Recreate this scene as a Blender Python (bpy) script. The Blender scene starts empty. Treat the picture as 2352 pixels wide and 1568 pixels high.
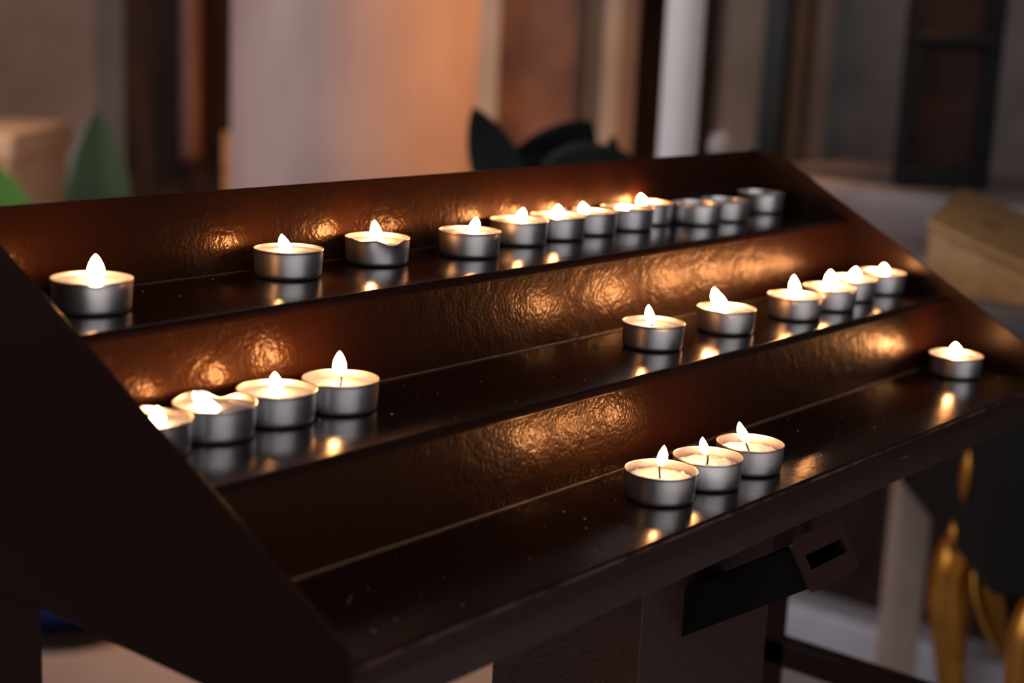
import bpy, bmesh, math, random
from mathutils import Vector, Matrix
from mathutils import noise as mnoise

S = bpy.context.scene
COL = S.collection
random.seed(7)

# ------------------------------------------------------------------ camera
TZ = 0.95                                   # height of the lowest candle step above the floor
CAM = Vector((-0.3892, -0.3801, TZ + 0.2423))
FWD = Vector((0.75959339, 0.61603519, -0.20861094))
RGT = Vector((0.63665974, -0.76984014, 0.044839))
UPV = Vector((0.13297468, 0.16687359, 0.97697029))
cd = bpy.data.cameras.new('camera')
cam = bpy.data.objects.new('camera', cd)
COL.objects.link(cam)
m = Matrix.Identity(4)
for i in range(3):
    m[i][0] = RGT[i]; m[i][1] = UPV[i]; m[i][2] = -FWD[i]; m[i][3] = CAM[i]
cam.matrix_world = m
cd.sensor_width = 36.0
cd.lens = 3524.0 / 2352.0 * 36.0
cd.clip_start = 0.02
cd.dof.use_dof = True
cd.dof.focus_distance = 0.845
cd.dof.aperture_fstop = 5.1
S.camera = cam

# ------------------------------------------------------------------ look
S.view_settings.view_transform = 'Standard'
S.view_settings.look = 'None'
S.view_settings.exposure = 0.0
S.view_settings.gamma = 1.0
S.view_settings.use_curve_mapping = False
S.cycles.use_denoising = True
S.cycles.adaptive_threshold = 0.03
S.cycles.caustics_reflective = False
S.cycles.caustics_refractive = False
S.cycles.sample_clamp_indirect = 6.0
S.cycles.max_bounces = 7
S.cycles.diffuse_bounces = 3
S.cycles.glossy_bounces = 4
S.cycles.transmission_bounces = 4
S.cycles.transparent_max_bounces = 8

# ground frame of the chapel: s to the right, F straight ahead, z up, from the foot of the photographer
YAW = math.radians(50.95772204)
FH = Vector((math.sin(YAW), math.cos(YAW), 0)); RH = Vector((math.cos(YAW), -math.sin(YAW), 0))
def bg(s, F, z): return Vector((CAM.x, CAM.y, 0)) + RH * s + FH * F + Vector((0, 0, z))

# ------------------------------------------------------------------ world and room lights
w = bpy.data.worlds.new('chapel_air'); S.world = w; w.use_nodes = True
w.node_tree.nodes['Background'].inputs[0].default_value = (0.80, 0.80, 0.95, 1)
w.node_tree.nodes['Background'].inputs[1].default_value = 0.030

def area(name, loc, target, sx, sy, power, color, spread=180):
    l = bpy.data.lights.new(name, 'AREA'); l.shape = 'RECTANGLE'; l.size = sx; l.size_y = sy
    l.energy = power; l.color = color; l.spread = math.radians(spread)
    o = bpy.data.objects.new(name, l); COL.objects.link(o); o.location = loc
    o.rotation_euler = (Vector(target) - Vector(loc)).to_track_quat('-Z', 'Y').to_euler()
    return o
def spot(name, loc, target, power, color, angle, blend, radius):
    l = bpy.data.lights.new(name, 'SPOT'); l.energy = power; l.color = color
    l.spot_size = math.radians(angle); l.spot_blend = blend; l.shadow_soft_size = radius
    o = bpy.data.objects.new(name, l); COL.objects.link(o); o.location = loc
    o.rotation_euler = (Vector(target) - Vector(loc)).to_track_quat('-Z', 'Y').to_euler()
    return o
# daylight from the nave windows: one facing the rack, one far to the left
area('window_daylight_front', (0.15, -3.2, 2.3), (0.36, 0.1, 1.0), 0.9, 2.0, 3.5, (1.0, 0.95, 0.92))
area('nave_wall_fill', (-1.0, -2.3, 4.0), (-1.75, -3.9, 1.0), 4.0, 1.0, 200, (0.99, 0.96, 0.98), 150)  # added off-view lamp, brightens the nave wall that the cups reflect
area('window_daylight_left', bg(-3.2, 1.2, 2.2), bg(-0.4, 3.2, 1.1), 1.4, 2.4, 21, (0.97, 0.92, 1.0), 95)
# warm lamp at the left of the rack, and the warm picture lamp beside the column
area('warm_wall_lamp', (-2.6, 0.75, 1.55), (0.3, 0.2, 1.0), 0.35, 0.7, 5.5, (1.0, 0.46, 0.18))
spot('pedestal_fill', bg(-1.75, 2.75, 2.3), bg(-1.26, 3.3, 0.85), 30, (1.0, 0.56, 0.30), 34, 0.6, 0.05)  # added spot out of view, warms and brightens the pedestal
spot('warm_picture_lamp', bg(1.05, 2.70, 2.45), bg(-0.20, 3.3, 1.0), 240, (1.0, 0.46, 0.18), 68, 0.8, 0.06)

# ------------------------------------------------------------------ materials
MATS = {}
def nodes(name):
    mt = bpy.data.materials.new(name); mt.use_nodes = True
    nt = mt.node_tree; b = nt.nodes['Principled BSDF']; MATS[name] = mt
    return mt, nt, b
def N(nt, t, **kw):
    n = nt.nodes.new(t)
    for k, v in kw.items():
        if k.startswith('i_'): n.inputs[k[2:].replace('_', ' ')].default_value = v
        else: setattr(n, k, v)
    return n
def setp(b, base=None, rough=None, metal=None, spec=None, coat=None, coat_r=None):
    if base: b.inputs['Base Color'].default_value = (*base, 1)
    if rough is not None: b.inputs['Roughness'].default_value = rough
    if metal is not None: b.inputs['Metallic'].default_value = metal
    if spec is not None: b.inputs['Specular IOR Level'].default_value = spec
    if coat is not None: b.inputs['Coat Weight'].default_value = coat
    if coat_r is not None: b.inputs['Coat Roughness'].default_value = coat_r

def mat_noise(name, c1, c2, scale=8, rough=0.6, detail=4, bump=0.0, bscale=60, bdist=0.001, stretch=(1, 1, 1), metal=0.0, spec=0.5, lo=0.35, hi=0.65):
    mt, nt, b = nodes(name); L = nt.links
    tc = N(nt, 'ShaderNodeTexCoord'); mp = N(nt, 'ShaderNodeMapping'); mp.inputs['Scale'].default_value = stretch
    L.new(tc.outputs['Object'], mp.inputs['Vector'])
    nz = N(nt, 'ShaderNodeTexNoise'); nz.inputs['Scale'].default_value = scale; nz.inputs['Detail'].default_value = detail
    L.new(mp.outputs[0], nz.inputs['Vector'])
    cr = N(nt, 'ShaderNodeValToRGB'); cr.color_ramp.elements[0].position = lo; cr.color_ramp.elements[1].position = hi
    cr.color_ramp.elements[0].color = (*c1, 1); cr.color_ramp.elements[1].color = (*c2, 1)
    L.new(nz.outputs[0], cr.inputs[0]); L.new(cr.outputs[0], b.inputs['Base Color'])
    setp(b, rough=rough, metal=metal, spec=spec)
    if bump:
        n2 = N(nt, 'ShaderNodeTexNoise'); n2.inputs['Scale'].default_value = bscale; n2.inputs['Detail'].default_value = 3
        L.new(mp.outputs[0], n2.inputs['Vector'])
        bp = N(nt, 'ShaderNodeBump'); bp.inputs['Strength'].default_value = bump; bp.inputs['Distance'].default_value = bdist
        L.new(n2.outputs[0], bp.inputs['Height']); L.new(bp.outputs[0], b.inputs['Normal'])
    return mt

def mat_paint(name, base, rough, bump_scale, bump_dist, bump_str, specks=0.0, scuffs=0.0, spec=0.5, tint=None):
    """thick dark brown hammered enamel with dust specks and scuffs"""
    mt, nt, b = nodes(name); L = nt.links
    tc = N(nt, 'ShaderNodeTexCoord')
    n1 = N(nt, 'ShaderNodeTexNoise'); n1.inputs['Scale'].default_value = bump_scale; n1.inputs['Detail'].default_value = 2.0
    n1.inputs['Roughness'].default_value = 0.45
    n0 = N(nt, 'ShaderNodeTexNoise'); n0.inputs['Scale'].default_value = bump_scale * 0.22; n0.inputs['Detail'].default_value = 1
    for n in (n1, n0): L.new(tc.outputs['Object'], n.inputs['Vector'])
    ad = N(nt, 'ShaderNodeMath', operation='MULTIPLY_ADD'); ad.inputs[1].default_value = 1.6
    L.new(n0.outputs[0], ad.inputs[0]); L.new(n1.outputs[0], ad.inputs[2])
    bp = N(nt, 'ShaderNodeBump'); bp.inputs['Strength'].default_value = bump_str; bp.inputs['Distance'].default_value = bump_dist
    L.new(ad.outputs[0], bp.inputs['Height']); L.new(bp.outputs[0], b.inputs['Normal'])
    setp(b, base=base, rough=rough, spec=spec)
    if tint: b.inputs['Specular Tint'].default_value = (*tint, 1)
    col = None
    if specks or scuffs:
        mix = N(nt, 'ShaderNodeMix', data_type='RGBA'); mix.inputs[6].default_value = (*base, 1); mix.inputs[7].default_value = (0.30, 0.26, 0.23, 1)
        vo = N(nt, 'ShaderNodeTexVoronoi'); vo.inputs['Scale'].default_value = 130
        L.new(tc.outputs['Object'], vo.inputs['Vector'])
        sep = N(nt, 'ShaderNodeSeparateColor'); L.new(vo.outputs['Color'], sep.inputs[0])
        lt = N(nt, 'ShaderNodeMath', operation='LESS_THAN'); lt.inputs[1].default_value = 0.055
        L.new(vo.outputs['Distance'], lt.inputs[0])
        gt = N(nt, 'ShaderNodeMath', operation='GREATER_THAN'); gt.inputs[1].default_value = 1 - specks
        L.new(sep.outputs[0], gt.inputs[0])
        mu = N(nt, 'ShaderNodeMath', operation='MULTIPLY'); L.new(lt.outputs[0], mu.inputs[0]); L.new(gt.outputs[0], mu.inputs[1])
        out = mu.outputs[0]
        if scuffs:
            mp = N(nt, 'ShaderNodeMapping'); mp.inputs['Scale'].default_value = (60, 420, 420); mp.inputs['Rotation'].default_value = (0.3, 0.9, 0.6)
            L.new(tc.outputs['Object'], mp.inputs['Vector'])
            ns = N(nt, 'ShaderNodeTexNoise'); ns.inputs['Scale'].default_value = 1.0; ns.inputs['Detail'].default_value = 3
            L.new(mp.outputs[0], ns.inputs['Vector'])
            g2 = N(nt, 'ShaderNodeMapRange'); g2.inputs['From Min'].default_value = 0.68; g2.inputs['From Max'].default_value = 0.78; g2.inputs['To Max'].default_value = scuffs
            L.new(ns.outputs[0], g2.inputs['Value'])
            mx = N(nt, 'ShaderNodeMath', operation='MAXIMUM'); L.new(out, mx.inputs[0]); L.new(g2.outputs[0], mx.inputs[1]); out = mx.outputs[0]
        L.new(out, mix.inputs[0]); L.new(mix.outputs[2], b.inputs['Base Color'])
    return mt

PAINT = (0.020, 0.0062, 0.0032)
rm = mat_paint('riser_enamel', PAINT, 0.35, 420, 0.00040, 0.75, spec=0.155, tint=(1.0, 0.55, 0.23))
setp(rm.node_tree.nodes['Principled BSDF'], coat=0.19, coat_r=0.12)
for l_ in list(rm.node_tree.links):
    if l_.to_socket.name == 'Normal': rm.node_tree.links.new(l_.from_socket, rm.node_tree.nodes['Principled BSDF'].inputs['Coat Normal'])
mat_paint('tread_enamel', (0.016, 0.0052, 0.003), 0.19, 520, 0.00012, 0.45, specks=0.05, spec=0.36)
mat_paint('panel_enamel', (0.016, 0.0062, 0.005), 0.36, 300, 0.00015, 0.35, specks=0.01, spec=0.15)
mat_paint('lip_enamel', (0.019, 0.0078, 0.0062), 0.36, 420, 0.00020, 0.5, specks=0.03, scuffs=0.25)
mat_paint('post_enamel', (0.028, 0.011, 0.008), 0.42, 520, 0.00050, 0.7)
mat_paint('plate_enamel', (0.028, 0.011, 0.0082), 0.40, 500, 0.0001, 0.3, specks=0.06, scuffs=0.7)
mat_paint('chute_shade_enamel', (0.004, 0.003, 0.003), 0.6, 300, 0.0001, 0.3, spec=0.2)  # near-black base holds the shade of the chute's unlit side
mat_noise('worn_enamel', (0.018, 0.007, 0.005), (0.10, 0.055, 0.045), scale=170, rough=0.5, stretch=(0.35, 1, 1), lo=0.42, hi=0.68, spec=0.3)
mat_noise('crumb', (0.35, 0.32, 0.30), (0.6, 0.57, 0.54), scale=300, rough=0.7)
mat_paint('seam_enamel', (0.10, 0.055, 0.035), 0.28, 500, 0.0006, 0.7)
mat_paint('slot_dark', (0.001, 0.001, 0.001), 0.9, 300, 0.0001, 0.1, spec=0.0)

# brushed aluminium cup
mt, nt, b = nodes('aluminium'); L = nt.links
setp(b, base=(0.80, 0.79, 0.80), rough=0.36, metal=1.0)
tc = N(nt, 'ShaderNodeTexCoord'); nz = N(nt, 'ShaderNodeTexNoise'); nz.inputs['Scale'].default_value = 900; nz.inputs['Detail'].default_value = 3
n3 = N(nt, 'ShaderNodeTexNoise'); n3.inputs['Scale'].default_value = 90
L.new(tc.outputs['Object'], nz.inputs['Vector']); L.new(tc.outputs['Object'], n3.inputs['Vector'])
ad = N(nt, 'ShaderNodeMath', operation='MULTIPLY_ADD'); ad.inputs[1].default_value = 3.0
L.new(n3.outputs[0], ad.inputs[0]); L.new(nz.outputs[0], ad.inputs[2])
bp = N(nt, 'ShaderNodeBump'); bp.inputs['Strength'].default_value = 0.25; bp.inputs['Distance'].default_value = 0.00012
L.new(ad.outputs[0], bp.inputs['Height']); L.new(bp.outputs[0], b.inputs['Normal'])

def mat_wax(name, base, rough, sss, bump):
    mt, nt, b = nodes(name); L = nt.links
    setp(b, base=base, rough=rough, spec=0.5)
    b.inputs['Subsurface Weight'].default_value = sss
    b.inputs['Subsurface Radius'].default_value = (0.004, 0.003, 0.002)
    b.inputs['Subsurface Scale'].default_value = 1.0
    if bump:
        tc = N(nt, 'ShaderNodeTexCoord'); nz = N(nt, 'ShaderNodeTexNoise'); nz.inputs['Scale'].default_value = 700; nz.inputs['Detail'].default_value = 3
        L.new(tc.outputs['Object'], nz.inputs['Vector'])
        bp = N(nt, 'ShaderNodeBump'); bp.inputs['Strength'].default_value = bump; bp.inputs['Distance'].default_value = 0.0006
        L.new(nz.outputs[0], bp.inputs['Height']); L.new(bp.outputs[0], b.inputs['Normal'])
mat_wax('molten_wax', (0.27, 0.35, 0.46), 0.08, 0.0, 0.0)  # blue in the molten and grainy wax colours offsets the orange flame light
mat_wax('grainy_wax', (0.42, 0.53, 0.68), 0.3, 0.0, 0.8)
mat_wax('old_wax', (0.45, 0.42, 0.38), 0.4, 0.0, 0.2)
mat_noise('wick_char', (0.006, 0.004, 0.003), (0.05, 0.02, 0.012), scale=900, rough=0.9)

FLAME = 150.0
mt, nt, b = nodes('flame'); L = nt.links; nt.nodes.remove(b)
out = nt.nodes['Material Output']
tc = N(nt, 'ShaderNodeTexCoord'); sp = N(nt, 'ShaderNodeSeparateXYZ'); L.new(tc.outputs['Generated'], sp.inputs[0])
mr = N(nt, 'ShaderNodeMapRange', interpolation_type='SMOOTHSTEP'); mr.inputs['From Min'].default_value = 0.06; mr.inputs['From Max'].default_value = 0.38
mr.inputs['To Min'].default_value = 0.02
L.new(sp.outputs[2], mr.inputs['Value'])
em = N(nt, 'ShaderNodeEmission'); em.inputs[0].default_value = (1.0, 0.405, 0.135, 1); em.inputs[1].default_value = FLAME
tr = N(nt, 'ShaderNodeBsdfTransparent'); mx = N(nt, 'ShaderNodeMixShader')
L.new(mr.outputs[0], mx.inputs[0]); L.new(tr.outputs[0], mx.inputs[1]); L.new(em.outputs[0], mx.inputs[2]); L.new(mx.outputs[0], out.inputs[0])

# chapel
mat_noise('floor_stone', (0.27, 0.235, 0.215), (0.38, 0.335, 0.31), scale=2.2, rough=0.45)
mat_noise('wall_plaster', (0.125, 0.092, 0.072), (0.195, 0.148, 0.118), scale=3.0, rough=0.85)
mat_noise('nave_plaster', (0.62, 0.60, 0.60), (0.72, 0.70, 0.70), scale=1.5, rough=0.9)
mat_noise('column_marble', (0.39, 0.265, 0.235), (0.52, 0.37, 0.32), scale=4.0, rough=0.55, stretch=(1, 1, 0.5), detail=5)
mat_noise('dark_wood', (0.014, 0.007, 0.005), (0.035, 0.018, 0.011), scale=6, rough=0.85, stretch=(6, 6, 0.6), spec=0.2)
mat_noise('red_wood', (0.10, 0.042, 0.03), (0.15, 0.066, 0.045), scale=6, rough=0.5, stretch=(6, 6, 0.8))
mat_noise('honey_wood', (0.36, 0.18, 0.06), (0.48, 0.27, 0.105), scale=5, rough=0.5, stretch=(1, 8, 8))
mat_noise('knot_wood', (0.10, 0.045, 0.012), (0.17, 0.08, 0.02), scale=9, rough=0.6)
mat_noise('red_marble', (0.07, 0.028, 0.014), (0.22, 0.10, 0.055), scale=4.0, rough=0.35, detail=3, lo=0.4, hi=0.62)
mat_noise('grey_marble', (0.10, 0.082, 0.076), (0.21, 0.175, 0.165), scale=4.0, rough=0.45, detail=3)
mat_noise('pale_stone', (0.32, 0.27, 0.22), (0.42, 0.36, 0.30), scale=4.0, rough=0.6)
mat_noise('brown_stone', (0.16, 0.10, 0.055), (0.22, 0.145, 0.085), scale=4.0, rough=0.6)
mat_noise('pink_stone', (0.26, 0.18, 0.15), (0.33, 0.24, 0.20), scale=4.0, rough=0.6)
mat_noise('green_marble', (0.035, 0.042, 0.038), (0.075, 0.08, 0.07), scale=5.0, rough=0.35)
mat_noise('blue_grey_marble', (0.10, 0.13, 0.15), (0.22, 0.19, 0.19), scale=6.0, rough=0.3, detail=3)
mat_noise('white_marble', (0.38, 0.39, 0.44), (0.50, 0.51, 0.56), scale=3.0, rough=0.35)
mat_noise('cream_stone', (0.40, 0.32, 0.26), (0.50, 0.42, 0.35), scale=3.0, rough=0.6)
mat_noise('tan_stone', (0.78, 0.47, 0.26), (0.86, 0.55, 0.33), scale=3.0, rough=0.7)
mat_noise('black_lacquer', (0.006, 0.006, 0.007), (0.013, 0.013, 0.014), scale=5, rough=0.75, spec=0.15)
mat_noise('oxblood_panel', (0.018, 0.008, 0.006), (0.035, 0.015, 0.011), scale=4, rough=0.7, spec=0.2)
mat_noise('gilding', (0.46, 0.20, 0.03), (0.72, 0.37, 0.08), scale=14, rough=0.38, metal=1.0)
mat_noise('leaf_green', (0.026, 0.046, 0.018), (0.05, 0.085, 0.03), scale=10, rough=0.4, stretch=(1, 1, 0.4))
mat_noise('leaf_bright', (0.06, 0.17, 0.02), (0.11, 0.27, 0.04), scale=10, rough=0.4)
mat_noise('leaf_dark', (0.004, 0.008, 0.007), (0.010, 0.018, 0.016), scale=10, rough=0.6, spec=0.25)
mat_noise('soil', (0.015, 0.010, 0.007), (0.04, 0.028, 0.02), scale=60, rough=0.95)
mat_noise('blue_glaze', (0.012, 0.03, 0.16), (0.03, 0.06, 0.28), scale=7, rough=0.12)
mat_noise('terracotta', (0.18, 0.08, 0.045), (0.26, 0.12, 0.07), scale=12, rough=0.8)
mat_noise('candle_white', (0.84, 0.82, 0.80), (0.88, 0.86, 0.84), scale=5, rough=0.5)
mat_noise('brass', (0.45, 0.28, 0.09), (0.6, 0.4, 0.14), scale=8, rough=0.3, metal=1.0)
mat_noise('iron', (0.02, 0.018, 0.017), (0.04, 0.036, 0.034), scale=20, rough=0.5, metal=0.8)
mt, nt, b = nodes('ruby_glass'); setp(b, base=(0.35, 0.03, 0.02), rough=0.08); b.inputs['Transmission Weight'].default_value = 0.6
mt, nt, b = nodes('highlight_grey'); setp(b, base=(0.40, 0.37, 0.36), rough=0.2)

# ------------------------------------------------------------------ helpers
def tag(o, label=None, cat=None, group=None, kind=None):
    if label: o['label'] = label
    if cat: o['category'] = cat
    if group: o['group'] = group
    if kind: o['kind'] = kind
    return o
def empty(name, loc, label=None, cat=None, group=None, kind=None):
    o = bpy.data.objects.new(name, None); o.empty_display_size = 0.02; COL.objects.link(o); o.location = loc
    return tag(o, label, cat, group, kind)
def finish(name, bm, mat, parent=None, smooth=False, angle=None):
    bmesh.ops.recalc_face_normals(bm, faces=bm.faces[:])
    me = bpy.data.meshes.new(name); bm.to_mesh(me); bm.free()
    me.materials.append(MATS[mat])
    if smooth:
        for p in me.polygons: p.use_smooth = True
        if angle: 
            try: me.set_sharp_from_angle(angle=math.radians(angle))
            except Exception: pass
    o = bpy.data.objects.new(name, me); COL.objects.link(o)
    if parent: o.parent = parent
    return o
def bevel(bm, w, seg=2):
    bmesh.ops.remove_doubles(bm, verts=bm.verts[:], dist=1e-7)
    bmesh.ops.bevel(bm, geom=bm.edges[:], offset=w, segments=seg, affect='EDGES', profile=0.5, clamp_overlap=True)
def box(bm, x0, x1, y0, y1, z0, z1):
    v = [bm.verts.new(p) for p in ((x0,y0,z0),(x1,y0,z0),(x1,y1,z0),(x0,y1,z0),(x0,y0,z1),(x1,y0,z1),(x1,y1,z1),(x0,y1,z1))]
    for f in ((0,3,2,1),(4,5,6,7),(0,1,5,4),(1,2,6,5),(2,3,7,6),(3,0,4,7)): bm.faces.new([v[i] for i in f])
    return v
def prism_x(bm, pts, x0, x1):
    """extrude a (y,z) outline along x"""
    a = [bm.verts.new((x0, y, z)) for y, z in pts]; c = [bm.verts.new((x1, y, z)) for y, z in pts]
    n = len(pts)
    bm.faces.new(a); bm.faces.new(c[::-1])
    for i in range(n): bm.faces.new((a[i], c[i], c[(i+1) % n], a[(i+1) % n]))
def prism_z(bm, pts, z0, z1):
    a = [bm.verts.new((x, y, z0)) for x, y in pts]; c = [bm.verts.new((x, y, z1)) for x, y in pts]
    n = len(pts); bm.faces.new(a[::-1]); bm.faces.new(c)
    for i in range(n): bm.faces.new((a[i], a[(i+1) % n], c[(i+1) % n], c[i]))
def lathe(bm, prof, n=32, c=(0, 0, 0), fn=None):
    rings = []
    for r, z in prof:
        if r <= 1e-9: rings.append([bm.verts.new((c[0], c[1], c[2] + z))]); continue
        ring = []
        for i in range(n):
            a = 2 * math.pi * i / n
            rr, zz = fn(a, r, z) if fn else (r, z)
            ring.append(bm.verts.new((c[0] + rr * math.cos(a), c[1] + rr * math.sin(a), c[2] + zz)))
        rings.append(ring)
    for A, B in zip(rings, rings[1:]):
        for i in range(n):
            j = (i + 1) % n
            if len(A) == 1 and len(B) == 1: continue
            if len(A) == 1: bm.faces.new((A[0], B[j], B[i]))
            elif len(B) == 1: bm.faces.new((A[i], A[j], B[0]))
            else: bm.faces.new((A[i], A[j], B[j], B[i]))
def tube(bm, pts, radii, n=10):
    pts = [Vector(p) for p in pts]; rings = []
    ref = Vector((0.31, 0.77, 0.2)).normalized()
    for i, p in enumerate(pts):
        t = (pts[min(i+1, len(pts)-1)] - pts[max(i-1, 0)]).normalized()
        a = t.cross(ref).normalized(); b2 = t.cross(a)
        rings.append([bm.verts.new(p + (a * math.cos(2*math.pi*k/n) + b2 * math.sin(2*math.pi*k/n)) * radii[i]) for k in range(n)])
    for A, B in zip(rings, rings[1:]):
        for k in range(n): bm.faces.new((A[k], A[(k+1) % n], B[(k+1) % n], B[k]))
    bm.faces.new(rings[0][::-1]); bm.faces.new(rings[-1])
def smoothpath(pts, radii, sub=6):
    """Catmull-Rom through points"""
    P = [Vector(p) for p in pts]; o = []; r = []
    for i in range(len(P) - 1):
        p0, p1, p2, p3 = P[max(i-1, 0)], P[i], P[i+1], P[min(i+2, len(P)-1)]
        for k in range(sub):
            t = k / sub
            o.append(0.5 * ((2*p1) + (p2-p0)*t + (2*p0-5*p1+4*p2-p3)*t*t + (3*p1-p0-3*p2+p3)*t**3))
            r.append(radii[i] * (1-t) + radii[i+1] * t)
    o.append(P[-1]); r.append(radii[-1])
    return o, r

# chapel objects are turned to the chapel's own axes (s right, F ahead)
BGROT = -YAW
def bgbox(name, mat, s0, s1, F0, F1, z0, z1, parent=None, bev=0.006):
    bm = bmesh.new(); c = bg((s0+s1)/2, (F0+F1)/2, z0)
    box(bm, -(s1-s0)/2, (s1-s0)/2, -(F1-F0)/2, (F1-F0)/2, 0, z1-z0)
    if bev: bevel(bm, bev)
    o = finish(name, bm, mat, None)
    place(o, c, parent)
    return o
def place(o, c, parent=None):
    o.rotation_euler = (0, 0, BGROT); o.location = c
    if parent:
        o.parent = parent
        o.location = parent_inv(parent) @ Vector(c); o.rotation_euler = (0, 0, BGROT - parent.rotation_euler.z)
def parent_inv(p):
    return (Matrix.Translation(p.location) @ Matrix.Rotation(p.rotation_euler.z, 4, 'Z')).inverted()

# ================================================================== the setting
bm = bmesh.new(); box(bm, -9, 6, -9, 6, -0.08, 0)
fl = finish('floor', bm, 'floor_stone'); place(fl, bg(0, 1.5, 0)); tag(fl, 'beige stone chapel floor', None, None, 'structure')
def wallbox(name, label, mat, *a, **k):
    o = bgbox(name, mat, *a, **k); tag(o, label, None, None, 'structure'); return o
wallbox('wall_back', 'grey brown plastered back wall of the chapel', 'wall_plaster', -4.5, 4.5, 4.35, 4.6, 0, 4.2, bev=0)
bm = bmesh.new(); box(bm, -3.6, 3.6, -0.1, 0.1, 0, 4.2)
wf = finish('wall_front', bm, 'nave_plaster'); wf.location = (-1.85, -3.9, 0); wf.rotation_euler = (0, 0, -0.42); tag(wf, 'pale plastered nave wall behind the photographer', None, None, 'structure')
# dark timber door beside the column, with its hanging slim batten
door = wallbox('door_1', 'dark timber door in shade left of the round column', 'dark_wood', -1.10, -0.60, 4.27, 4.36, 0, 2.6)
bm = bmesh.new(); pts, rad = smoothpath([(0, 0, 0.0), (0, 0, 0.02), (0, 0, 0.06), (0, 0, 1.6)], [0.006, 0.026, 0.03, 0.03])
tube(bm, pts, rad, 12); o = finish('door_pull_bar', bm, 'red_wood', None, True); place(o, bg(-0.905, 4.22, 0.82), door)
# pilasters and marble panels of the back wall, left to right
wallbox('trim_1', 'narrow grey stone pilaster right of the round column', 'pale_stone', -0.16, -0.07, 4.20, 4.36, 0, 3.4)
pan = wallbox('wall_panel', 'mottled red brown marble panel between two pilasters', 'red_marble', -0.07, 0.17, 4.28, 4.36, 0, 3.2)
wallbox('trim_2', 'brown stone moulding along the red marble panel', 'brown_stone', 0.17, 0.205, 4.22, 4.36, 0, 3.4)
wallbox('trim_3', 'grey stone pilaster right of the red marble panel', 'pale_stone', 0.205, 0.258, 4.17, 4.36, 0, 3.4)
wallbox('trim_4', 'pinkish stone strip on the grey pilaster', 'pink_stone', 0.258, 0.30, 4.20, 4.36, 0, 3.4)
wallbox('dark_strip', 'narrow dark strip behind the white candle', 'dark_wood', 0.30, 0.50, 4.30, 4.36, 0, 3.2)  # flat dark strip filling the gap between the pilasters
wallbox('trim_5', 'beige grey stone pilaster right of the white candle', 'pale_stone', 0.537, 0.637, 4.18, 4.36, 0, 3.4)
wallbox('wall_panel.001', 'dark green marble panel on the back wall', 'green_marble', 0.637, 0.724, 4.29, 4.36, 0, 3.2)
wallbox('trim_6', 'narrow brown stone moulding on the back wall', 'brown_stone', 0.724, 0.772, 4.24, 4.36, 0, 3.4)
wallbox('trim_7', 'pinkish grey pilaster before the grey marble', 'pink_stone', 0.772, 0.82, 4.18, 4.36, 0, 3.4)
wallbox('wall_panel.002', 'veined grey marble panel at the right of the back wall', 'grey_marble', 0.82, 2.2, 4.28, 4.36, 0, 3.2)

# ================================================================== the rack
D, H, E, L_ = 0.0892, 0.0485, -0.0070, 0.709
X0 = -0.008
rack = empty('votive_candle_rack', (0, 0, 0), 'dark brown enamelled metal votive rack with three steps of tealights', 'candle rack')
rx0, rx1 = X0 + 0.0005, L_ - 0.0005
T = 0.002
for k in range(3):
    z = TZ + k * H; y0 = k * D - (0.0035 if k else 0); y1 = (k + 1) * D + E
    # tread: flat sheet folded down over a rounded nose
    r = 0.0040 if k else 0.0022
    pts = [(y1, z)]
    for q in range(7):
        a = math.pi / 2 * q / 6
        pts.append((y0 + r - r * math.sin(a), z - r + r * math.cos(a)))
    drop = 0.0245 if k == 0 else 0.006
    if k == 0:
        pts += [(y0, z - 0.010), (y0 + T, z - 0.010), (y0 + T + 0.001, z - T - 0.001), (y1, z - T)]
    else:
        pts += [(y0, z - 0.0044), (y0 + T, z - 0.0044), (y0 + T + 0.001, z - T - 0.0006), (y1, z - T)]
    bm = bmesh.new(); prism_x(bm, pts, rx0, rx1)
    finish('tread', bm, 'tread_enamel', rack, True, 40)
    # riser behind the tread
    yb, yt = y1, (k + 1) * D - 0.0035
    zt = TZ + (k + 1) * H - (0.0045 if k < 2 else 0.0032)
    top = yt + (0.0004 if k < 2 else 0)
    bm = bmesh.new()
    fb_ = [(yb, z - T)]
    tl = [(top, zt)] if k < 2 else [(top, zt - 0.001), (top + 0.0004, zt), (top + T - 0.0004, zt), (top + T, zt - 0.001)]
    prism_x(bm, fb_ + tl + ([(top + T, zt)] if k < 2 else []) + [(y_ + T, z_) for y_, z_ in fb_[::-1]], rx0, rx1)
    finish('riser' if k < 2 else 'back_panel', bm, 'riser_enamel', rack, True, 45)
    # sealing bead in the corner
    bm = bmesh.new()
    pth = []; rr = []
    n = 150
    for i in range(n + 1):
        x = rx0 + 0.001 + (rx1 - rx0 - 0.002) * i / n
        pth.append((x, yb - 0.0004, z + 0.0003)); rr.append((0.0011, 0.0008, 0.00035)[k] * (1 + 0.35 * mnoise.noise((x * 90, k * 7, 0))))
    tube(bm, pth, rr, 8)
    finish('seam_bead', bm, 'seam_enamel', rack, True)
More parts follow.
